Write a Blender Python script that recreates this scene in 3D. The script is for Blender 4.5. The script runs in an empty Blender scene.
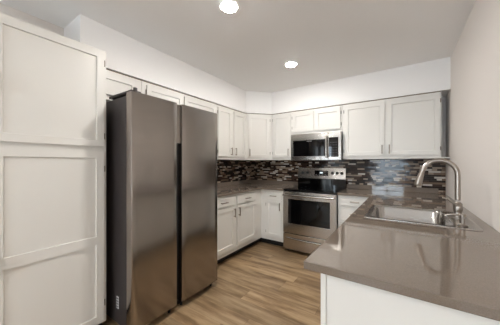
import bpy, bmesh, math
from mathutils import Vector, Matrix

# ------------------------------------------------------------------ camera, world, lights, exposure
scene = bpy.context.scene
COL = scene.collection
PI = math.pi


def lin(r, g, b):
    f = lambda c: (c / 255 / 12.92) if c / 255 <= 0.04045 else ((c / 255 + 0.055) / 1.055) ** 2.4
    return (f(r), f(g), f(b), 1.0)


cam_data = bpy.data.cameras.new('camera')
cam_data.sensor_fit = 'HORIZONTAL'
cam_data.sensor_width = 36.0
cam_data.lens = 36.0 * 226.472 / 500.0
cam_data.shift_y = 1.16 / 500.0
cam_data.clip_start = 0.02
cam = bpy.data.objects.new('camera', cam_data)
COL.objects.link(cam)
cam.location = (2.498, -3.725, 1.293)
cam.rotation_euler = (PI / 2, 0, math.radians(34.058))
scene.camera = cam

world = bpy.data.worlds.new('daylight')
scene.world = world
world.use_nodes = True
wn = world.node_tree.nodes
wn['Background'].inputs['Color'].default_value = (0.74, 0.88, 1.0, 1)
wn['Background'].inputs['Strength'].default_value = 7.0

scene.view_settings.view_transform = 'Standard'
scene.view_settings.look = 'None'
scene.view_settings.gamma = 1.0
scene.view_settings.use_curve_mapping = False
scene.view_settings.exposure = 0.95
scene.cycles.max_bounces = 10
scene.cycles.diffuse_bounces = 6
scene.cycles.glossy_bounces = 5
scene.cycles.transparent_max_bounces = 8

LAMP_STRENGTH = 280.0         # warm LED downlights
LAMP_COLOR = (1.0, 0.98, 0.95, 1)

# added sun through the rear windows, its floor bounce brightens the ceiling
sun_data = bpy.data.lights.new('sun', 'SUN')
sun_data.energy = 130.0
sun_data.angle = math.radians(0.6)
sun_data.color = (1.0, 0.97, 0.93)
sun = bpy.data.objects.new('sun', sun_data)
COL.objects.link(sun)
sun.location = (0, -12, 8)
sun.rotation_euler = (math.radians(42), 0, math.radians(-12))

H = 2.497                     # ceiling
W = 2.941                     # right wall
XL, YB, YJ = -3.6, -7.3, -4.35   # living area behind the camera: far left, rear wall, jog
SOF = 0.346                   # soffit depth
SZ = 2.134                    # soffit underside


def portal(name, loc, rot, sx, sy):
    d = bpy.data.lights.new(name, 'AREA')
    d.shape = 'RECTANGLE'
    d.size, d.size_y = sx, sy
    d.cycles.is_portal = True
    o = bpy.data.objects.new(name, d)
    o.location, o.rotation_euler = loc, rot
    COL.objects.link(o)


# openings in the rear wall (x0, x1, z0, z1) and in the far left wall (y0, y1, z0, z1)
REAR = [(1.35, 2.55, 0.30, 2.08), (-0.95, -0.05, 0.75, 2.10), (-2.9, -1.6, 0.75, 2.10)]
LEFT = [(-6.75, -5.0, 0.05, 2.10)]
for (a, b, c, d) in REAR:
    portal('daylight_portal', ((a + b) / 2, YB - 0.01, (c + d) / 2), (PI / 2, 0, 0), b - a, d - c)
for (a, b, c, d) in LEFT:
    portal('daylight_portal', (XL - 0.01, (a + b) / 2, (c + d) / 2), (PI / 2, 0, -PI / 2), b - a, d - c)

# ------------------------------------------------------------------ materials


def mat(name, color, rough=0.5, metal=0.0, spec=0.5, coat=0.0):
    m = bpy.data.materials.new(name)
    m.use_nodes = True
    b = m.node_tree.nodes['Principled BSDF']
    b.inputs['Base Color'].default_value = color
    b.inputs['Roughness'].default_value = rough
    b.inputs['Metallic'].default_value = metal
    b.inputs['Specular IOR Level'].default_value = spec
    b.inputs['Coat Weight'].default_value = coat
    return m


class NT:
    def __init__(s, m):
        s.t = m.node_tree
        s.b = s.t.nodes['Principled BSDF']

    def n(s, typ, **kw):
        x = s.t.nodes.new(typ)
        for k, v in kw.items():
            setattr(x, k, v)
        return x

    def l(s, a, b):
        s.t.links.new(a, b)

    def put(s, sock, v):
        if isinstance(v, bpy.types.NodeSocket):
            s.l(v, sock)
        else:
            sock.default_value = v

    def m(s, op, a, b=0.0, c=0.0):
        x = s.n('ShaderNodeMath', operation=op)
        for i, v in enumerate((a, b, c)):
            s.put(x.inputs[i], v)
        return x.outputs[0]

    def pos(s):
        g = s.n('ShaderNodeNewGeometry')
        x = s.n('ShaderNodeSeparateXYZ')
        s.l(g.outputs['Position'], x.inputs[0])
        return x.outputs[0], x.outputs[1], x.outputs[2], g

    def xyz(s, a, b, c):
        x = s.n('ShaderNodeCombineXYZ')
        for i, v in enumerate((a, b, c)):
            s.put(x.inputs[i], v)
        return x.outputs[0]

    def noise(s, vec, scale, detail=3.0, rough=0.5):
        x = s.n('ShaderNodeTexNoise')
        s.l(vec, x.inputs['Vector'])
        x.inputs['Scale'].default_value = scale
        x.inputs['Detail'].default_value = detail
        x.inputs['Roughness'].default_value = rough
        return x.outputs[0]

    def white(s, vec):
        x = s.n('ShaderNodeTexWhiteNoise', noise_dimensions='3D')
        s.l(vec, x.inputs['Vector'])
        return x.outputs['Value'], x.outputs['Color']

    def ramp(s, fac, stops, mode='LINEAR'):
        x = s.n('ShaderNodeValToRGB')
        x.color_ramp.interpolation = mode
        e = x.color_ramp.elements
        while len(e) < len(stops):
            e.new(0.5)
        for i, (p, c) in enumerate(stops):
            e[i].position = p
            e[i].color = c
        s.l(fac, x.inputs[0])
        return x.outputs[0]

    def mix(s, f, a, b, blend='MIX'):
        x = s.n('ShaderNodeMix', data_type='RGBA', blend_type=blend)
        s.put(x.inputs[0], f)
        s.put(x.inputs[6], a)
        s.put(x.inputs[7], b)
        return x.outputs[2]

    def bump(s, h, strength, dist):
        x = s.n('ShaderNodeBump')
        x.inputs['Strength'].default_value = strength
        x.inputs['Distance'].default_value = dist
        s.l(h, x.inputs['Height'])
        s.l(x.outputs[0], s.b.inputs['Normal'])


def painted(name, color, rough, amt=0.15, scale=120):
    m = mat(name, color, rough)
    t = NT(m)
    x, y, z, g = t.pos()
    t.bump(t.noise(g.outputs['Position'], scale, 2.0), amt, 0.002)
    return m


M = {}
M['wall'] = painted('wall_paint', lin(224, 217, 211), 0.7)
M['soffit'] = painted('soffit_paint', lin(238, 236, 234), 0.7)
M['ceiling'] = painted('ceiling_paint', lin(242, 241, 240), 0.85, 0.4, 60)
M['cab'] = painted('cabinet_paint', lin(217, 214, 208), 0.38, 0.03, 40)
M['gap'] = mat('soffit_shadow_line', lin(120, 106, 88), 0.8)  # brown that stands in for the shaded gap under the soffit
M['kick'] = mat('black_toe_kick', lin(20, 18, 17), 0.5)
M['handle'] = mat('brushed_nickel_pull', lin(150, 140, 128), 0.28, 1.0)
M['hinge'] = mat('hinge_metal', lin(120, 112, 104), 0.4, 1.0)
M['bronze'] = mat('dark_pull', lin(70, 58, 50), 0.4, 1.0)
M['black'] = mat('black_plastic', lin(16, 16, 17), 0.45)
M['blackglass'] = mat('black_glass', lin(6, 6, 7), 0.04, 0.0, 0.4)
M['body'] = mat('fridge_side_paint', lin(58, 52, 51), 0.45)
M['white_label'] = mat('white_sticker', lin(225, 225, 225), 0.6)
M['print'] = mat('sticker_print', lin(120, 120, 125), 0.6)
M['trimwhite'] = mat('white_trim', lin(236, 235, 232), 0.45)
M['ringmark'] = mat('burner_marking', lin(58, 58, 60), 0.2)
M['glyph'] = mat('pale_print', lin(190, 190, 190), 0.5)


def brushed(name, color, rough, vertical=True, aniso=0.5):
    m = mat(name, color, rough, 1.0)
    t = NT(m)
    x, y, z, g = t.pos()
    v = t.xyz(t.m('MULTIPLY', x, 3.0), t.m('MULTIPLY', y, 3.0), t.m('MULTIPLY', z, 900.0)) if vertical else \
        t.xyz(t.m('MULTIPLY', x, 3.0), t.m('MULTIPLY', y, 3.0), t.m('MULTIPLY', z, 400.0))
    n = t.noise(v, 1.0, 2.0)
    t.l(t.m('ADD', rough - 0.03, t.m('MULTIPLY', n, 0.06)), t.b.inputs['Roughness'])
    return m


M['fridge'] = mat('fridge_steel', lin(158, 151, 145), 0.19, 1.0)
M['steel'] = brushed('appliance_steel', lin(184, 180, 175), 0.2, False)
M['sink'] = brushed('sink_steel', lin(172, 168, 164), 0.17, False)
M['nickel'] = mat('faucet_nickel', lin(160, 151, 142), 0.32, 1.0)

# taupe quartz with a fine fleck
m = mat('quartz', lin(132, 119, 108), 0.03, 0.0, 0.6)
t = NT(m)
x, y, z, g = t.pos()
f1 = t.noise(g.outputs['Position'], 320.0, 2.0)
f2 = t.noise(g.outputs['Position'], 6.0, 3.0)
c1 = t.ramp(f1, [(0.3, lin(109, 97, 86)), (0.5, lin(115, 103, 92)), (0.72, lin(123, 111, 100))])
t.l(t.mix(t.m('MULTIPLY', f2, 0.25), c1, lin(122, 110, 100)), t.b.inputs['Base Color'])
M['quartz'] = m

# linear glass and stone mosaic
m = mat('mosaic', lin(60, 50, 45), 0.1, 0.0, 0.32)
t = NT(m)
x, y, z, g = t.pos()
u = t.m('ADD', x, y)
ROWH = 0.0245
row = t.m('FLOOR', t.m('DIVIDE', z, ROWH))
rz = t.m('FRACT', t.m('DIVIDE', z, ROWH))
r1, _ = t.white(t.xyz(row, 3.7, 1.1))
r2, _ = t.white(t.xyz(row, 9.2, 5.3))
LEN = t.m('ADD', 0.075, t.m('MULTIPLY', r2, 0.055))
uu = t.m('DIVIDE', t.m('ADD', t.m('ADD', u, 20.0), t.m('MULTIPLY', r1, 0.7)), LEN)
col = t.m('FLOOR', uu)
fu = t.m('FRACT', uu)
# every third tile or so is split in two, so that lengths vary
rs, _ = t.white(t.xyz(row, col, 7.7))
half = t.m('MULTIPLY', t.m('GREATER_THAN', rs, 0.6), t.m('GREATER_THAN', fu, t.m('ADD', 0.3, t.m('MULTIPLY', rs, 0.3))))
rv, rc = t.white(t.xyz(row, t.m('ADD', col, t.m('MULTIPLY', half, 0.5)), 2.3))
tile = t.ramp(rv, [(0.0, lin(40, 28, 24)), (0.30, lin(64, 46, 38)), (0.48, lin(116, 96, 80)), (0.62, lin(32, 25, 24)),
                   (0.72, lin(158, 142, 126)), (0.88, lin(200, 192, 182))], 'CONSTANT')
gz = t.m('MAXIMUM', t.m('LESS_THAN', rz, 0.05), t.m('GREATER_THAN', rz, 0.95))
gu = t.m('MULTIPLY', t.m('LESS_THAN', t.m('MULTIPLY', fu, LEN), 0.002), 1.0)
grout = t.m('MAXIMUM', gz, gu)
t.l(t.mix(grout, tile, lin(70, 64, 58)), t.b.inputs['Base Color'])
t.l(t.m('ADD', 0.07, t.m('ADD', t.m('MULTIPLY', grout, 0.6), t.m('MULTIPLY', rv, 0.06))), t.b.inputs['Roughness'])
va = t.n('ShaderNodeVectorMath', operation='SUBTRACT')
t.l(rc, va.inputs[0])
va.inputs[1].default_value = (0.5, 0.5, 0.5)
vs = t.n('ShaderNodeVectorMath', operation='SCALE')
t.l(va.outputs[0], vs.inputs[0])
vs.inputs['Scale'].default_value = 0.035
vb = t.n('ShaderNodeVectorMath', operation='ADD')
t.l(g.outputs['Normal'], vb.inputs[0])
t.l(vs.outputs[0], vb.inputs[1])
vn = t.n('ShaderNodeVectorMath', operation='NORMALIZE')
t.l(vb.outputs[0], vn.inputs[0])
t.l(vn.outputs[0], t.b.inputs['Normal'])
M['mosaic'] = m

# oak-look plank floor, planks along the back wall
m = mat('oak_planks', lin(165, 130, 92), 0.36, 0.0, 0.45)
t = NT(m)
x, y, z, g = t.pos()
PW, PL = 0.18, 1.25
row = t.m('FLOOR', t.m('DIVIDE', y, PW))
ry = t.m('FRACT', t.m('DIVIDE', y, PW))
ro, _ = t.white(t.xyz(row, 4.4, 2.0))
px = t.m('DIVIDE', t.m('ADD', x, t.m('MULTIPLY', ro, PL)), PL)
pc = t.m('FLOOR', px)
pf = t.m('FRACT', px)
pv, pcol = t.white(t.xyz(row, pc, 6.1))
gv = t.xyz(t.m('ADD', t.m('MULTIPLY', x, 1.1), t.m('MULTIPLY', pv, 40.0)), t.m('MULTIPLY', y, 9.0), pv)
gr = t.noise(gv, 1.6, 6.0, 0.62)
fine = t.noise(t.xyz(t.m('MULTIPLY', x, 6.0), t.m('MULTIPLY', y, 160.0), pv), 1.0, 3.0)
wood = t.ramp(gr, [(0.28, lin(98, 74, 51)), (0.43, lin(142, 115, 84)), (0.58, lin(175, 148, 114)), (0.75, lin(196, 171, 137))])
wood = t.mix(t.m('MULTIPLY', fine, 0.25), wood, lin(120, 92, 62))
tone = t.ramp(pv, [(0.0, lin(198, 198, 198)), (1.0, lin(255, 255, 255))])
wood = t.mix(0.9, wood, tone, 'MULTIPLY')
seam = t.m('MAXIMUM', t.m('LESS_THAN', ry, 0.012), t.m('LESS_THAN', pf, 0.002))
t.l(t.mix(t.m('MULTIPLY', seam, 0.6), wood, lin(70, 50, 34)), t.b.inputs['Base Color'])
t.bump(t.m('SUBTRACT', fine, t.m('MULTIPLY', seam, 1.5)), 0.08, 0.002)
M['floor'] = m

# clear window glass (thin pane)
m = bpy.data.materials.new('window_glass')
m.use_nodes = True
nt = m.node_tree
nt.nodes.clear()
out = nt.nodes.new('ShaderNodeOutputMaterial')
mx = nt.nodes.new('ShaderNodeMixShader')
fr = nt.nodes.new('ShaderNodeFresnel')
tr = nt.nodes.new('ShaderNodeBsdfTransparent')
gl = nt.nodes.new('ShaderNodeBsdfGlossy')
gl.inputs['Roughness'].default_value = 0.02
nt.links.new(fr.outputs[0], mx.inputs[0])
nt.links.new(tr.outputs[0], mx.inputs[1])
nt.links.new(gl.outputs[0], mx.inputs[2])
nt.links.new(mx.outputs[0], out.inputs[0])
M['glass'] = m


def emit(name, color, strength):
    mm = bpy.data.materials.new(name)
    mm.use_nodes = True
    b = mm.node_tree.nodes['Principled BSDF']
    b.inputs['Base Color'].default_value = (0.8, 0.8, 0.8, 1)
    b.inputs['Emission Color'].default_value = color
    b.inputs['Emission Strength'].default_value = strength
    return mm


M['lamp'] = emit('led_lens', LAMP_COLOR, LAMP_STRENGTH)
M['digit'] = emit('display_digits', (0.75, 0.9, 1.0, 1), 0.6)

# ------------------------------------------------------------------ helpers


def root(name, label, cat, loc, rz=0.0, group=None):
    o = bpy.data.objects.new(name, None)
    o.empty_display_size = 0.1
    COL.objects.link(o)
    o.location = loc
    o.rotation_euler = (0, 0, rz)
    o['label'] = label
    o['category'] = cat
    if group:
        o['group'] = group
    return o


def obj(name, bm, material, parent=None, smooth=False, label=None):
    bmesh.ops.recalc_face_normals(bm, faces=bm.faces)
    me = bpy.data.meshes.new(name)
    bm.to_mesh(me)
    bm.free()
    me.materials.append(M[material])
    if smooth:
        for p in me.polygons:
            p.use_smooth = True
        me.set_sharp_from_angle(angle=math.radians(38))
    o = bpy.data.objects.new(name, me)
    COL.objects.link(o)
    if parent:
        o.parent = parent
    if label:
        o['label'] = label
    return o


def struct(name, bm, material, smooth=False):
    o = obj(name, bm, material, None, smooth)
    o['kind'] = 'structure'
    return o


def tag(o, label, cat, group=None):
    o['label'] = label
    o['category'] = cat
    if group:
        o['group'] = group
    return o


def box(x0, x1, y0, y1, z0, z1, bev=0.0, seg=2):
    bm = bmesh.new()
    bmesh.ops.create_cube(bm, size=1.0)
    for v in bm.verts:
        v.co = Vector((x0 + (v.co.x + 0.5) * (x1 - x0), y0 + (v.co.y + 0.5) * (y1 - y0), z0 + (v.co.z + 0.5) * (z1 - z0)))
    if bev:
        bmesh.ops.bevel(bm, geom=list(bm.edges), offset=bev, segments=seg, affect='EDGES', profile=0.5)
    return bm


def prism(outer, holes, lo, hi, plane='xy', bev=0.0):
    """polygon (with holes) pushed through its normal; plane 'xy' -> z, 'xz' -> y, 'yz' -> x"""
    bm = bmesh.new()

    def co(a, b, h):
        return {'xy': (a, b, h), 'xz': (a, h, b), 'yz': (h, a, b)}[plane]
    edges = []
    for loop in [outer] + list(holes):
        vs = [bm.verts.new(co(a, b, lo)) for a, b in loop]
        for i in range(len(vs)):
            edges.append(bm.edges.new((vs[i], vs[(i + 1) % len(vs)])))
    if holes:
        bmesh.ops.triangle_fill(bm, use_beauty=True, use_dissolve=True, edges=edges)
    else:
        bm.faces.new([e for e in bm.verts])
    top = bmesh.ops.extrude_face_region(bm, geom=list(bm.faces))
    d = Vector(co(0, 0, hi)) - Vector(co(0, 0, lo))
    for v in [q for q in top['geom'] if isinstance(q, bmesh.types.BMVert)]:
        v.co += d
    bmesh.ops.recalc_face_normals(bm, faces=bm.faces)
    if bev:
        ed = [e for e in bm.edges if len(e.link_faces) == 2 and e.calc_face_angle(0) > 0.5]
        bmesh.ops.bevel(bm, geom=ed, offset=bev, segments=2, affect='EDGES', profile=0.5)
    return bm


def rect(a0, a1, b0, b1):
    return [(a0, b0), (a1, b0), (a1, b1), (a0, b1)]


def cyl(p0, p1, r0, r1=None, n=20, bev=0.0):
    r1 = r0 if r1 is None else r1
    p0, p1 = Vector(p0), Vector(p1)
    bm = bmesh.new()
    q = (p1 - p0).to_track_quat('Z', 'Y').to_matrix().to_4x4()
    bmesh.ops.create_cone(bm, cap_ends=True, segments=n, radius1=r0, radius2=r1, depth=(p1 - p0).length,
                          matrix=Matrix.Translation((p0 + p1) / 2) @ q)
    if bev:
        ed = [e for e in bm.edges if e.calc_face_angle(0) > 1.0]
        bmesh.ops.bevel(bm, geom=ed, offset=bev, segments=2, affect='EDGES', profile=0.5)
    return bm


def tube(pts, rad, n=14):
    pts = [Vector(p) for p in pts]
    rad = rad if isinstance(rad, (list, tuple)) else [rad] * len(pts)
    bm = bmesh.new()
    rings = []
    up = None
    for i, p in enumerate(pts):
        t_ = (pts[min(i + 1, len(pts) - 1)] - pts[max(i - 1, 0)]).normalized()
        if up is None:
            up = t_.orthogonal().normalized()
        up = (up - t_ * up.dot(t_)).normalized()
        s_ = t_.cross(up)
        rings.append([bm.verts.new(p + (up * math.cos(2 * PI * k / n) + s_ * math.sin(2 * PI * k / n)) * rad[i]) for k in range(n)])
    for a, b in zip(rings, rings[1:]):
        for k in range(n):
            bm.faces.new((a[k], a[(k + 1) % n], b[(k + 1) % n], b[k]))
    bm.faces.new(rings[0])
    bm.faces.new(rings[-1])
    return bm


def lathe(profile, center, n=28, ring=False):
    """profile: list of (r, z) from bottom to top"""
    bm = bmesh.new()
    rings = []
    for r, zz in profile:
        rings.append([bm.verts.new((center[0] + r * math.cos(2 * PI * k / n), center[1] + r * math.sin(2 * PI * k / n), center[2] + zz)) for k in range(n)])
    if ring:
        rings.append(rings[0])
    for a, b in zip(rings, rings[1:]):
        for k in range(n):
            bm.faces.new((a[k], a[(k + 1) % n], b[(k + 1) % n], b[k]))
    if not ring:
        bm.faces.new(rings[0])
        bm.faces.new(rings[-1])
    return bm


def shaker(x0, x1, z0, z1, yf, th=0.019, st=0.052, rails=(), rec=0.010, slope=0.003):
    """a framed door, front at y = yf (towards -y), panels recessed; rails = heights (z0, z1) of extra rails"""
    bm = bmesh.new()
    cells = []
    z = z0 + st
    for (a, b) in list(rails) + [(z1 - st, z1)]:
        cells.append((z, a))
        z = b
    xs = [x0, x0 + st, x1 - st, x1]
    zs = [z0]
    for a, b in cells:
        zs += [a, b]
    zs.append(z1)
    vg = {}

    def v(xx, yy, zz):
        k = (round(xx, 5), round(yy, 5), round(zz, 5))
        if k not in vg:
            vg[k] = bm.verts.new(k)
        return vg[k]
    for i in range(3):
        for j in range(len(zs) - 1):
            a0, a1, b0, b1 = xs[i], xs[i + 1], zs[j], zs[j + 1]
            if i == 1 and (b0, b1) in cells:
                o_ = [(a0, yf, b0), (a1, yf, b0), (a1, yf, b1), (a0, yf, b1)]
                s = slope
                i_ = [(a0 + s, yf + rec, b0 + s), (a1 - s, yf + rec, b0 + s), (a1 - s, yf + rec, b1 - s), (a0 + s, yf + rec, b1 - s)]
                for k in range(4):
                    bm.faces.new((v(*o_[k]), v(*o_[(k + 1) % 4]), v(*i_[(k + 1) % 4]), v(*i_[k])))
                bm.faces.new([v(*q) for q in i_])
            else:
                bm.faces.new((v(a0, yf, b0), v(a1, yf, b0), v(a1, yf, b1), v(a0, yf, b1)))
    # sides and back
    yb = yf + th
    bx = [(xx, zs[0]) for xx in xs] + [(x1, zz) for zz in zs[1:]] + [(xx, z1) for xx in reversed(xs[:-1])] + [(x0, zz) for zz in reversed(zs[1:-1])]
    n = len(bx)
    for k in range(n):
        p, q = bx[k], bx[(k + 1) % n]
        bm.faces.new((v(p[0], yf, p[1]), v(p[0], yb, p[1]), v(q[0], yb, q[1]), v(q[0], yf, q[1])))
    bm.faces.new([v(p[0], yb, p[1]) for p in bx])
    bmesh.ops.recalc_face_normals(bm, faces=bm.faces)
    return bm


def slab_front(x0, x1, z0, z1, yf, th=0.019):
    """drawer front with a thin recessed field"""
    return shaker(x0, x1, z0, z1, yf, th, st=0.016, rec=0.003, slope=0.003)


def merge(*bms):
    a = bmesh.new()
    for b in bms:
        me = bpy.data.meshes.new('tmp')
        b.to_mesh(me)
        b.free()
        a.from_mesh(me)
        bpy.data.meshes.remove(me)
    return a


def pull(parent, x, z, yf, vertical=True, length=0.115, material='handle'):
    """bar pull with bowed bar and two posts"""
    h = length / 2
    pts = []
    for k in range(9):
        s = -1 + 2 * k / 8
        off = 0.026 - 0.0 * s * s
        pts.append((0, -off, s * h) if vertical else (s * h, -off, 0))
    start = (0, 0.0, -h * 0.82) if vertical else (-h * 0.82, 0.0, 0)
    end = (0, 0.0, h * 0.82) if vertical else (h * 0.82, 0.0, 0)
    mv = lambda p: (x + p[0], yf + p[1], z + p[2])
    bar = tube([mv(p) for p in pts], 0.0072, 10)
    p1 = cyl(mv(start), mv((start[0], -0.026, start[2])), 0.0055, n=10)
    p2 = cyl(mv(end), mv((end[0], -0.026, end[2])), 0.0055, n=10)
    return obj('handle', merge(bar, p1, p2), material, parent, True)


def hinges(parent, x, z0, z1, yf, inset=0.07):
    for zz in (z0 + inset, z1 - inset):
        obj('hinge', cyl((x, yf - 0.003, zz - 0.022), (x, yf - 0.003, zz + 0.022), 0.0055, n=10), 'hinge', parent, True)


def door(parent, x0, x1, z0, z1, yf, hinge='l', handle=None, st=0.052, rails=(), hm='handle'):
    d = obj('door', shaker(x0, x1, z0, z1, yf, st=st, rails=rails), 'cab', parent)
    hinges(d, x0 - 0.006 if hinge == 'l' else x1 + 0.006, z0, z1, yf + 0.012)
    if handle is not None:
        hx = (x1 - st / 2) if hinge == 'l' else (x0 + st / 2)
        pull(d, hx, handle, yf, True, material=hm)
    return d


def drawer(parent, x0, x1, z0, z1, yf, length=0.115):
    d = obj('drawer', slab_front(x0, x1, z0, z1, yf), 'cab', parent)
    pull(d, (x0 + x1) / 2, (z0 + z1) / 2, yf, False, length)
    return d


# ------------------------------------------------------------------ the setting
struct('floor', box(XL - 0.1, W + 0.1, YB - 0.1, 0.1, -0.1, 0.0), 'floor')
struct('ceiling', box(XL - 0.1, W + 0.1, YB - 0.1, 0.1, H, H + 0.1), 'ceiling')
struct('wall_back', box(-0.1, W + 0.1, 0.0, 0.1, 0, H), 'wall')
struct('wall_right', box(W, W + 0.1, YB - 0.1, 0.0, 0, H), 'wall')
struct('wall_left', box(-0.1, 0.0, YJ, 0.0, 0, H), 'wall')
struct('wall_jog', box(XL - 0.1, -0.1, YJ, YJ + 0.1, 0, H), 'wall')
struct('wall_rear', prism(rect(XL - 0.1, W, 0, H), [rect(*r) for r in REAR], YB - 0.1, YB, 'xz'), 'wall')
struct('wall_far_left', prism(rect(YB, YJ, 0, H), [rect(*r) for r in LEFT], XL - 0.1, XL, 'yz'), 'wall')

# the soffit over the wall cabinets, cut across the corner
struct('soffit', prism([(0, -2.982), (SOF, -2.982), (SOF, -0.657), (0.657, -SOF), (W, -SOF), (W, 0), (0, 0)], [], SZ, H), 'soffit')
# recessed strip, coloured brown to paint the shadow line between soffit and cabinets
struct('shadow_strip', prism([(0, -2.91), (0.325, -2.91), (0.325, -0.648), (0.648, -0.325), (2.86, -0.325), (2.86, 0), (0, 0)], [], 2.123, SZ), 'gap')

# unseen windows: two read from reflections, the rest added for more daylight
k = 0
for (a, b, c, d) in REAR:
    k += 1
    f = 0.05
    mid = (a + b) / 2
    fr_ = prism(rect(a, b, c, d), [rect(a + f, mid - f / 2, c + f, d - f), rect(mid + f / 2, b - f, c + f, d - f)], YB - 0.08, YB - 0.02, 'xz')
    wo = struct('window_%d' % k, fr_, 'trimwhite')
    pn = obj('pane', box(a + f / 2, b - f / 2, YB - 0.055, YB - 0.05, c + f / 2, d - f / 2), 'glass', wo)
for (a, b, c, d) in LEFT:
    k += 1
    mid = (a + b) / 2
    fr_ = prism(rect(a, b, c, d), [rect(a + f, mid - f / 2, c + f, d - f), rect(mid + f / 2, b - f, c + f, d - f)], XL - 0.08, XL - 0.02, 'yz')
    wo = struct('window_%d' % k, fr_, 'trimwhite')
    obj('pane', box(XL - 0.055, XL - 0.05, a + f / 2, b - f / 2, c + f / 2, d - f / 2), 'glass', wo)
struct('baseboard_right', box(W - 0.015, W, YB, -2.95, 0, 0.09, 0.003), 'trimwhite')

# ------------------------------------------------------------------ recessed downlights
LG = 'recessed ceiling lights'


def downlight(x, y, label):
    r = root('recessed_downlight', label, 'ceiling light', (x, y, H), 0, LG)
    ring = lathe([(0.060, -0.001), (0.078, -0.001), (0.080, -0.004), (0.076, -0.009), (0.060, -0.009)], (0, 0, 0), 36, True)
    obj('trim_ring', ring, 'trimwhite', r, True)
    lens = lathe([(0.012, -0.016), (0.035, -0.0145), (0.052, -0.012), (0.0595, -0.007), (0.0595, -0.002)], (0, 0, 0), 36)
    obj('lens', lens, 'lamp', r, True, 'glowing warm white lens')
    return r


downlight(1.397, -2.382, 'round recessed ceiling light, the larger one nearer the pantry and fridge front')
downlight(1.375, -1.179, 'round recessed ceiling light farther back, nearer the microwave wall')
for p in [(1.9, -4.9), (0.2, -5.7), (-1.8, -5.7)]:  # unseen lamps added behind the camera to help light the room
    downlight(p[0], p[1], 'round recessed ceiling light behind the camera, unseen and added for the light')

# ------------------------------------------------------------------ wall tile
tb = root('tile_backsplash', 'dark brown and tan linear mosaic tile backsplash between counters and wall cabinets', 'backsplash', (0, 0, 0))
obj('tile_field', box(0.0005, 0.008, -1.94, -0.0085, 0.9145, 1.3555), 'mosaic', tb)
obj('tile_field', box(0.0005, W - 0.001, -0.008, -0.0005, 0.9145, 1.3555), 'mosaic', tb)

# ------------------------------------------------------------------ pantry (local x runs away from the camera)
PY0 = -4.075
p = root('pantry_cabinet', 'tall white shaker pantry cabinet at far left beside the fridge', 'cabinet', (0.002, PY0, 0), PI / 2)
PWID = PY0 * -1 - 2.902
obj('body', box(0, PWID, -0.608, 0, 0.09, 2.15, 0.002), 'cab', p)
obj('toe_kick', box(0.0, PWID, -0.54, -0.02, 0.0, 0.0895), 'kick', p, label='black toe kick')
yf = -0.628
d = lambda yw: yw - PY0
for (a, b, hg) in [(d(-3.497), d(-2.926), 'r'), (d(-4.06), d(-3.512), 'l')]:
    dd = obj('door', shaker(a, b, 0.112, 1.385, yf, st=0.05, rails=[(0.690, 0.755)]), 'cab', p)
    hx = b + 0.006 if hg == 'r' else a - 0.006
    hinges(dd, hx, 0.112, 1.385, yf + 0.012, 0.13)
    pull(dd, (a + 0.026) if hg == 'r' else (b - 0.026), 0.715, yf, True, 0.12, 'bronze')
    dd = obj('door', shaker(a, b, 1.420, 2.132, yf, st=0.047), 'cab', p)
    hinges(dd, hx, 1.420, 2.132, yf + 0.012, 0.08)
    pull(dd, (a + 0.012) if hg == 'r' else (b - 0.012), 1.75, yf, True, 0.12)

# ------------------------------------------------------------------ wall cabinets
UG = 'white wall cabinets under the soffit'
UD = 0.331      # carcass depth
YF = -0.350     # door front
ZT = 2.122
DT = 2.092      # door top


def upper(label, loc, rz, width, z0, doors, depth=UD, yf=YF, handles=True, stl=0.05):
    r = root('wall_cabinet', label, 'cabinet', loc, rz, UG)
    obj('body', box(0.001, width - 0.001, -depth, -0.009, z0, ZT), 'cab', r)
    for (a, b, hg) in doors:
        door(r, a, b, z0 + 0.043, DT, yf, hg, (z0 + 0.121) if handles else None, st=stl)
    return r


# left wall: local x = world y - y0
upper('white single-door wall cabinet above the fridge, next to the pantry', (0, -2.90, 0), PI / 2, 0.445, 1.86,
      [(0.02, 0.388, 'l')], handles=False)
upper('white two-door wall cabinet above the right side of the fridge', (0, -2.454, 0), PI / 2, 1.094, 1.86,
      [(0.047, 0.503, 'l'), (0.526, 1.064, 'r')], handles=False)
upper('white two-door wall cabinet between the fridge and the corner cabinet', (0, -1.36, 0), PI / 2, 0.703, 1.356,
      [(0.024, 0.330, 'l'), (0.385, 0.680, 'r')])
# corner cabinet: a five-sided carcass with its door across the corner
c = root('corner_cabinet', 'white diagonal corner wall cabinet with one door', 'cabinet', (0.3315, -0.6565, 0), PI / 4, UG)
RT = Matrix.Rotation(-PI / 4, 2)
dl = math.hypot(0.325, 0.325)
pts = [(0.0095, -0.0095), (0.0095, -0.656), (0.3315, -0.6565), (0.6565, -0.3315), (0.656, -0.0095)]
loc_ = [tuple(RT @ (Vector(q) - Vector((0.3315, -0.6565)))) for q in pts]
obj('body', prism(loc_, [], 1.356, ZT), 'cab', c)
door(c, 0.045, 0.415, 1.399, DT, -0.0185, 'r', 1.477, st=0.05)
# back wall
upper('narrow white single-door wall cabinet left of the microwave', (0.658, 0, 0), 0, 0.354, 1.356, [(0.022, 0.336, 'l')])
upper('short white two-door wall cabinet directly above the microwave', (1.013, 0, 0), 0, 0.773, 1.748,
      [(0.018, 0.364, 'l'), (0.380, 0.750, 'r')], handles=False)
g = upper('wide white two-door wall cabinet right of the microwave, above the sink counter', (1.787, 0, 0), 0, 1.076, 1.356,
          [(0.026, 0.512, 'l'), (0.541, 1.062, 'r')])
obj('filler_strip', box(1.0765, 1.108, -0.15, -0.13, 1.356, ZT), 'cab', g)
obj('light_rail', box(1.0765, 1.152, -0.330, -0.1505, 1.356, 1.368), 'cab', g)

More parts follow.
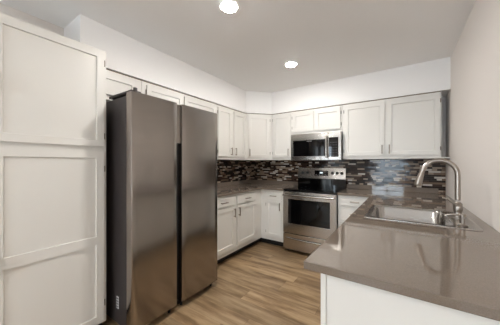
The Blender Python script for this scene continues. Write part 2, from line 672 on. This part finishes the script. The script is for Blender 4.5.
# ------------------------------------------------------------------ base cabinets
BG = 'white base cabinets'
CT0, CT1 = 0.884, 0.914
r = root('base_cabinet', 'white base cabinet with two drawers over two doors right of the fridge', 'cabinet', (0.001, -1.90, 0), PI / 2, BG)
obj('body', box(0, 1.898, -0.600, 0, 0.10, CT0 - 0.001), 'cab', r)
obj('toe_kick', box(0, 1.898, -0.515, -0.02, 0, 0.0995), 'kick', r, label='black toe kick')
for (a, b, hg) in [(-1.775, -1.303, 'l'), (-1.252, -0.780, 'r')]:
    a, b = a + 1.90, b + 1.90
    door(r, a, b, 0.165, 0.722, -0.620, hg, 0.637, st=0.055)
    drawer(r, a, b, 0.742, 0.848, -0.620, 0.12)
r = root('base_cabinet', 'narrow white base cabinet with one drawer and one door left of the range', 'cabinet', (0.603, 0, 0), 0, BG)
obj('body', box(0, 0.410, -0.600, -0.001, 0.10, CT0 - 0.001), 'cab', r)
obj('toe_kick', box(-0.085, 0.410, -0.515, -0.02, 0, 0.0995), 'kick', r, label='black toe kick')
door(r, 0.100, 0.372, 0.160, 0.722, -0.620, 'l', 0.637, st=0.05)
drawer(r, 0.100, 0.372, 0.742, 0.848, -0.620, 0.11)
r = root('base_cabinet', 'white base cabinet with a stack of drawers between the range and the peninsula', 'cabinet', (1.786, 0, 0), 0, BG)
obj('body', box(0, 0.412, -0.600, -0.001, 0.10, CT0 - 0.001), 'cab', r)
obj('toe_kick', box(0, 0.412, -0.515, -0.02, 0, 0.0995), 'kick', r, label='black toe kick')
for (z0, z1) in [(0.755, 0.858), (0.560, 0.735), (0.365, 0.540), (0.160, 0.345)]:
    drawer(r, 0.025, 0.392, z0, z1, -0.620, 0.11)

# peninsula base, faces the kitchen (local x runs towards the camera)
r = root('peninsula_cabinet', 'white peninsula base cabinet with plain end panel under the sink counter', 'cabinet', (2.935, -0.002, 0), -PI / 2)
obj('body', prism(rect(0, 2.825, -0.680, 0), [rect(0.02, 2.80, -0.662, -0.02)], 0.10, CT0 - 0.001), 'cab', r)
obj('toe_kick', box(0.62, 2.825, -0.62, -0.02, 0, 0.0995), 'kick', r, label='black toe kick')
for i in range(4):
    a = 0.66 + i * 0.54
    if i in (1, 2):
        obj('drawer', slab_front(a, a + 0.52, 0.742, 0.848, -0.700), 'cab', r)
    else:
        drawer(r, a, a + 0.52, 0.742, 0.848, -0.700)
    door(r, a, a + 0.52, 0.160, 0.722, -0.700, 'r' if i % 2 else 'l', 0.637)
obj('end_panel', box(2.826, 2.842, -0.6795, 0.0, 0.0, CT0 - 0.001), 'cab', r)
obj('corner_post', box(2.826, 2.850, -0.700, -0.680, 0.0, CT0 - 0.001, 0.002), 'cab', r)

# ------------------------------------------------------------------ countertops
ct = root('countertop', 'taupe quartz countertop in the far left corner, from fridge to range', 'countertop', (0, 0, CT0), 0, 'taupe quartz countertops')
sl = [(0.0085, -1.905), (0.635, -1.905), (0.635, -0.635), (1.0165, -0.635), (1.0165, -0.0085), (0.0085, -0.0085)]
obj('slab', prism(sl, [], 0.0, CT1 - CT0, bev=0.003), 'quartz', ct)
obj('upstand', prism([(0.009, -1.905), (0.027, -1.905), (0.027, -0.027), (1.0165, -0.027), (1.0165, -0.009), (0.009, -0.009)], [], 0.0305, 0.097, bev=0.002), 'quartz', ct)
PX = 2.177
SX0, SX1, SY0, SY1 = 2.264, 2.874, -1.955, -1.362      # sink rim
hole = rect(SX0 + 0.015, SX1 - 0.015, SY0 + 0.015, SY1 - 0.015)
ct = root('countertop', 'taupe quartz countertop of the peninsula with the sink, along the right wall', 'countertop', (0, 0, CT0), 0, 'taupe quartz countertops')
sl = [(1.785, -0.0085), (1.785, -0.635), (PX, -0.635), (PX, -2.879), (W - 0.001, -2.879), (W - 0.001, -0.0085)]
obj('slab', prism(sl, [hole], 0.0, CT1 - CT0, bev=0.003), 'quartz', ct)
obj('upstand', box(1.785, 2.868, -0.027, -0.009, 0.0305, 0.097, 0.002), 'quartz', ct)

# ------------------------------------------------------------------ sink


def rrect(x0, x1, y0, y1, rad, z, n=6):
    out_ = []
    for (cx, cy, a0) in [(x1 - rad, y1 - rad, 0), (x0 + rad, y1 - rad, PI / 2), (x0 + rad, y0 + rad, PI), (x1 - rad, y0 + rad, 3 * PI / 2)]:
        for i in range(n + 1):
            a = a0 + PI / 2 * i / n
            out_.append((cx + rad * math.cos(a), cy + rad * math.sin(a), z))
    return out_


s = root('kitchen_sink', 'stainless steel drop-in single-bowl sink in the peninsula counter', 'sink', ((SX0 + SX1) / 2, (SY0 + SY1) / 2, CT1))
ox, oy = (SX0 + SX1) / 2, (SY0 + SY1) / 2
BX0, BX1, BY0, BY1 = SX0 + 0.035, SX1 - 0.115, SY0 + 0.045, SY1 - 0.035
loops = [rrect(SX0, SX1, SY0, SY1, 0.03, 0.0005), rrect(SX0 + 0.001, SX1 - 0.001, SY0 + 0.001, SY1 - 0.001, 0.03, 0.005),
         rrect(SX0 + 0.009, SX1 - 0.009, SY0 + 0.009, SY1 - 0.009, 0.026, 0.0065),
         rrect(SX0 + 0.016, SX1 - 0.016, SY0 + 0.016, SY1 - 0.016, 0.022, 0.003),
         rrect(BX0, BX1, BY0, BY1, 0.065, 0.002), rrect(BX0 + 0.006, BX1 - 0.006, BY0 + 0.006, BY1 - 0.006, 0.062, -0.008),
         rrect(BX0 + 0.014, BX1 - 0.014, BY0 + 0.014, BY1 - 0.014, 0.06, -0.15),
         rrect(BX0 + 0.022, BX1 - 0.022, BY0 + 0.022, BY1 - 0.022, 0.056, -0.172),
         rrect(BX0 + 0.045, BX1 - 0.045, BY0 + 0.045, BY1 - 0.045, 0.045, -0.182)]
bm = bmesh.new()
rings = [[bm.verts.new((q[0] - ox, q[1] - oy, q[2])) for q in L] for L in loops]
for a, b in zip(rings, rings[1:]):
    n = len(a)
    for i in range(n):
        bm.faces.new((a[i], a[(i + 1) % n], b[(i + 1) % n], b[i]))
bm.faces.new(rings[-1])
obj('basin', bm, 'sink', s, True)
bcx, bcy = (BX0 + BX1) / 2 - ox, (BY0 + BY1) / 2 - oy
obj('drain', lathe([(0.052, -0.1815), (0.055, -0.179), (0.045, -0.1785), (0.035, -0.1812), (0.012, -0.1812)], (bcx, bcy, 0), 28), 'steel', s, True)

# ------------------------------------------------------------------ faucet (stands on the sink's deck)
FX, FY, FZ = 2.808, -1.640, CT1 + 0.0035
f = root('kitchen_faucet', 'tall brushed nickel gooseneck pull-down faucet on the sink deck', 'faucet', (FX, FY, FZ))
obj('base', lathe([(0.033, 0.0), (0.033, 0.006), (0.026, 0.012), (0.0225, 0.03), (0.0215, 0.045), (0.0255, 0.05), (0.0255, 0.098), (0.022, 0.104), (0.0165, 0.112)], (0, 0, 0), 28), 'nickel', f, True)
R = 0.098
pts = [(0, 0, 0.125), (0, 0, 0.2), (0, 0, 0.29)]
for i in range(1, 19):
    a = math.radians(165) * i / 18
    pts.append((-R + R * math.cos(a), 0, 0.300 + R * math.sin(a)))
tx, tz = -math.sin(math.radians(165)), math.cos(math.radians(165))
e = Vector(pts[-1])
dirv = Vector((tx, 0, tz))
pts.append(tuple(e + dirv * 0.02))
obj('spout', tube(pts, 0.0157, 18), 'nickel', f, True)
h0 = e + dirv * 0.021
obj('spray_head', tube([tuple(h0 + dirv * q) for q in (0, 0.01, 0.03, 0.06, 0.085, 0.092)], [0.0165, 0.018, 0.0195, 0.023, 0.0245, 0.022], 20), 'nickel', f, True)
hd = obj('handle', tube([(0.0, -0.02, 0.073), (0.0, -0.034, 0.073), (0.0, -0.050, 0.073), (0.0, -0.052, 0.073)], [0.018, 0.020, 0.020, 0.016], 18), 'nickel', f, True)
obj('lever', tube([(0.0, -0.042, 0.085), (-0.02, -0.043, 0.105), (-0.055, -0.043, 0.13), (-0.085, -0.043, 0.142)], [0.007, 0.0065, 0.006, 0.0055], 12), 'nickel', hd, True)

# soap dispenser
f = root('soap_dispenser', 'short brushed nickel soap dispenser on the sink deck in front of the faucet', 'soap dispenser', (2.797, -1.868, FZ))
obj('base', lathe([(0.024, 0.0), (0.024, 0.004), (0.016, 0.008), (0.0125, 0.012), (0.0125, 0.045)], (0, 0, 0), 24), 'nickel', f, True)
obj('pump_head', lathe([(0.010, 0.0455), (0.010, 0.05), (0.0165, 0.053), (0.0165, 0.068), (0.014, 0.071)], (0, 0, 0), 24), 'nickel', f, True)
obj('nozzle', tube([(-0.012, 0, 0.061), (-0.045, 0, 0.064), (-0.072, 0, 0.058), (-0.080, 0, 0.050)], [0.0065, 0.006, 0.0055, 0.005], 12), 'nickel', f, True)

# ------------------------------------------------------------------ refrigerator (local x away from camera, -y towards the kitchen)
FY0, FY1 = -2.847, -1.922
r = root('refrigerator', 'tall dark stainless steel side-by-side refrigerator next to the white pantry', 'refrigerator', (0.03, FY0, 0), PI / 2)
FW = FY1 - FY0
XF = -(0.871 - 0.03)     # door front in local y
XD = XF + 0.072          # back of the doors
obj('body', box(0.004, FW - 0.004, XD + 0.008, 0, 0.05, 1.800, 0.004), 'body', r, label='dark grey painted cabinet')
obj('kick_grille', box(0.02, FW - 0.02, XD + 0.0, XD + 0.03, 0.012, 0.0495), 'black', r, label='black kick grille')
sp0, sp1 = 0.404, 0.454      # gap between the doors
obj('centre_post', box(sp0 - 0.03, sp1 + 0.03, XD - 0.020, XD + 0.0075, 0.075, 1.79), 'black', r, label='black strip seen between the doors')


def fridge_door(x0, x1, grip):
    """grip: which edge carries the recessed grip ('l' or 'r')"""
    bm = bmesh.new()
    n = 10
    prof = []
    wd = x1 - x0
    rad = 0.012
    # plan outline: gently bowed front with rounded edges
    front = []
    for i in range(n + 1):
        tt = i / n
        front.append((x0 + rad + (wd - 2 * rad) * tt, XF + 0.004 * (2 * tt - 1) ** 2))
    prof = [(x0, XD), (x0, XF + 0.004 + rad), (x0 + rad * 0.3, XF + 0.004 + rad * 0.3)] + front + [(x1 - rad * 0.3, XF + 0.004 + rad * 0.3), (x1, XF + 0.004 + rad), (x1, XD)]
    return prism(prof, [], 0.062, 1.822)


dA = obj('door', fridge_door(0.0, sp0, 'r'), 'fridge', r, True, 'brushed dark stainless door')
dB = obj('door', fridge_door(sp1, FW, 'l'), 'fridge', r, True, 'brushed dark stainless door')
# a metal edge strip closes the gap above the dark grip pocket
obj('grip_trim', box(sp0 + 0.001, sp1 - 0.001, XF + 0.024, XF + 0.045, 1.475, 1.815), 'fridge', r)
for dx in (0.012, FW - 0.092):
    hc = obj('hinge_cover', merge(box(dx, dx + 0.08, XD - (0.04 if dx < 0.1 else -0.02), XD + 0.30, 1.8225, 1.842, 0.005)), 'body', r)
    if dx < 0.1:
        obj('hinge_pin', cyl((dx + 0.03, XD - 0.045, 1.8225), (dx + 0.03, XD - 0.045, 1.858), 0.016, 0.014, 16), 'body', hc, True)
for dx in (0.05, 0.36, 0.49, FW - 0.05):
    obj('foot', cyl((dx, XD - 0.012, 0.0), (dx, XD - 0.012, 0.061), 0.012, n=14), 'black', r, True)
for dx in (0.05, FW - 0.05):
    obj('foot', cyl((dx, -0.08, 0.0), (dx, -0.08, 0.049), 0.018, n=14), 'black', r, True)
st_ = obj('sticker', box(0.0025, 0.0039, -0.648, -0.615, 0.170, 0.262), 'white_label', r, label='white rating sticker')
for i in range(4):
    obj('print', box(0.0018, 0.0024, -0.645, -0.618, 0.178 + i * 0.021, 0.190 + i * 0.021), 'print', st_)

# ------------------------------------------------------------------ range
RX0, RX1, RF = 1.0195, 1.7825, -0.665
RW = RX1 - RX0
r = root('electric_range', 'stainless steel electric range with black glass cooktop below the microwave', 'range', (RX0, 0, 0))
obj('body', box(0.003, RW - 0.003, RF + 0.045, -0.03, 0.03, 0.893), 'black', r, label='black side panels')
obj('cooktop', box(0, RW, RF + 0.012, -0.088, 0.8935, 0.918, 0.006), 'blackglass', r, label='black glass cooktop')
for (bx_, by_, br_) in [(0.20, -0.50, 0.115), (0.56, -0.50, 0.09), (0.20, -0.24, 0.08), (0.56, -0.24, 0.105)]:
    bm = lathe([(br_ - 0.003, 0.9182), (br_, 0.9182), (br_, 0.9185), (br_ - 0.003, 0.9185)], (bx_, by_, 0), 40, True)
    obj('burner_ring', bm, 'ringmark', r)
# oven door
od = obj('oven_door', prism(rect(0.004, RW - 0.004, 0.283, 0.886), [rect(0.083, RW - 0.083, 0.428, 0.778)], RF, RF + 0.044, 'xz', bev=0.003), 'steel', r, label='stainless steel oven door')
obj('window', box(0.0835, RW - 0.0835, RF + 0.004, RF + 0.03, 0.4285, 0.7775), 'blackglass', od, label='black oven window')
hb = merge(tube([(0.02, RF - 0.045, 0.838), (0.2, RF - 0.05, 0.838), (RW / 2, RF - 0.052, 0.838), (RW - 0.2, RF - 0.05, 0.838), (RW - 0.02, RF - 0.045, 0.838)], 0.0135, 14),
           cyl((0.045, RF - 0.0005, 0.838), (0.045, RF - 0.045, 0.838), 0.011, n=12), cyl((RW - 0.045, RF - 0.0005, 0.838), (RW - 0.045, RF - 0.045, 0.838), 0.011, n=12))
obj('handle', hb, 'steel', od, True)
# storage drawer with its bowed grip lip
dr = obj('storage_drawer', box(0.004, RW - 0.004, RF, RF + 0.044, 0.045, 0.275, 0.004), 'steel', r, label='stainless steel storage drawer')
obj('grip_lip', tube([(0.05, RF - 0.004, 0.215), (0.2, RF - 0.014, 0.206), (RW / 2, RF - 0.017, 0.203), (RW - 0.2, RF - 0.014, 0.206), (RW - 0.05, RF - 0.004, 0.215)], 0.010, 12), 'steel', dr, True)
for dx in (0.05, RW - 0.05):
    for dy in (RF + 0.09, -0.09):
        obj('foot', cyl((dx, dy, 0), (dx, dy, 0.0295), 0.018, n=14), 'black', r, True)
# backguard
bg = obj('backguard', box(0, RW, -0.087, -0.030, 0.8935, 1.050, 0.003), 'blackglass', r, label='glossy black lower backguard')
bm = prism([(-0.096, 1.0505), (-0.030, 1.0505), (-0.030, 1.228), (-0.070, 1.228)], [], 0, RW, 'yz', bev=0.004)
cp = obj('control_panel', bm, 'steel', r, label='stainless steel control panel')
# the panel's face leans back; its local frame helps place knobs and display on it
fa = Vector((0, -0.096, 1.0505))
fb = Vector((0, -0.070, 1.228))
fd = (fb - fa).normalized()
fn = Vector((0, -fd.z, fd.y))


def on_panel(xx, s, off):
    q = fa + fd * s + fn * off
    return (xx, q.y, q.z)


for kx in (0.085, 0.168, 0.568, 0.638, 0.706):
    kb = obj('knob', cyl(on_panel(kx, 0.095, 0.0005), on_panel(kx, 0.095, 0.024), 0.024, 0.020, 22, 0.003), 'black', r, True, 'black control knob')
bm = bmesh.new()
q = [on_panel(a, b, c) for c in (0.0005, 0.004) for a, b in ((0.285, 0.05), (0.500, 0.05), (0.500, 0.135), (0.285, 0.135))]
vv = [bm.verts.new(x_) for x_ in q]
for ids in ((0, 1, 2, 3), (4, 5, 6, 7), (0, 1, 5, 4), (1, 2, 6, 5), (2, 3, 7, 6), (3, 0, 4, 7)):
    bm.faces.new([vv[i] for i in ids])
dsp = obj('display', bm, 'blackglass', r, label='black clock display')


def panel_patch(name, a0, a1, b0, b1, o0, o1, material, parent):
    bm_ = bmesh.new()
    q_ = [bm_.verts.new(on_panel(a, b, c)) for c in (o0, o1) for a, b in ((a0, b0), (a1, b0), (a1, b1), (a0, b1))]
    for ids_ in ((0, 1, 2, 3), (4, 5, 6, 7), (0, 1, 5, 4), (1, 2, 6, 5), (2, 3, 7, 6), (3, 0, 4, 7)):
        bm_.faces.new([q_[i_] for i_ in ids_])
    return obj(name, bm_, material, parent)


panel_patch('clock_digits', 0.372, 0.415, 0.088, 0.108, 0.0042, 0.0046, 'digit', dsp)
for i in range(4):
    panel_patch('touch_key', 0.305 + 0.048 * i, 0.328 + 0.048 * i, 0.062, 0.068, 0.0042, 0.0046, 'print', dsp)

# ------------------------------------------------------------------ microwave
MX0, MX1, MF = 1.041, 1.786, -0.425
MW_ = MX1 - MX0
MZ0, MZ1 = 1.345, 1.745
r = root('microwave_oven', 'stainless steel over-the-range microwave with black glass door', 'microwave', (MX0, 0, MZ0))
hh = MZ1 - MZ0
obj('body', box(0.002, MW_ - 0.002, MF + 0.045, -0.010, 0.004, hh - 0.001), 'black', r, label='black casing')
dw = 0.572
md = obj('door', prism(rect(0, dw, 0, hh), [rect(0.035, dw - 0.046, 0.058, 0.300)], MF, MF + 0.044, 'xz', bev=0.003), 'steel', r, label='stainless steel framed door')
obj('window', box(0.0355, dw - 0.0465, MF + 0.002, MF + 0.03, 0.0585, 0.2995), 'blackglass', md, label='black glass window')
hb = merge(tube([(dw - 0.021, MF - 0.036, 0.035), (dw - 0.021, MF - 0.042, 0.1), (dw - 0.021, MF - 0.044, 0.19), (dw - 0.021, MF - 0.042, 0.28), (dw - 0.021, MF - 0.036, 0.345)], 0.012, 14),
           cyl((dw - 0.021, MF - 0.0005, 0.055), (dw - 0.021, MF - 0.036, 0.055), 0.010, n=12), cyl((dw - 0.021, MF - 0.0005, 0.325), (dw - 0.021, MF - 0.036, 0.325), 0.010, n=12))
obj('handle', hb, 'steel', md, True)
for i in range(7):
    obj('logo_print', box(0.255 + i * 0.011, 0.263 + i * 0.011, MF + 0.0012, MF + 0.0018, 0.281, 0.289), 'glyph', md)
pf_ = obj('control_frame', prism(rect(dw + 0.002, MW_, 0, hh), [rect(dw + 0.009, MW_ - 0.035, 0.045, 0.318)], MF, MF + 0.044, 'xz', bev=0.003), 'steel', r)
kp = obj('keypad', box(dw + 0.0095, MW_ - 0.0355, MF + 0.002, MF + 0.03, 0.0455, 0.3175), 'blackglass', pf_, label='black touch keypad')
for i in range(6):
    for j in range(3):
        obj('touch_key', box(dw + 0.022 + j * 0.040, dw + 0.042 + j * 0.040, MF + 0.0012, MF + 0.0018, 0.066 + i * 0.036, 0.070 + i * 0.036), 'print', r)
obj('vent_grille', box(0.02, MW_ - 0.02, MF + 0.05, -0.02, 0.0, 0.0035), 'black', r)
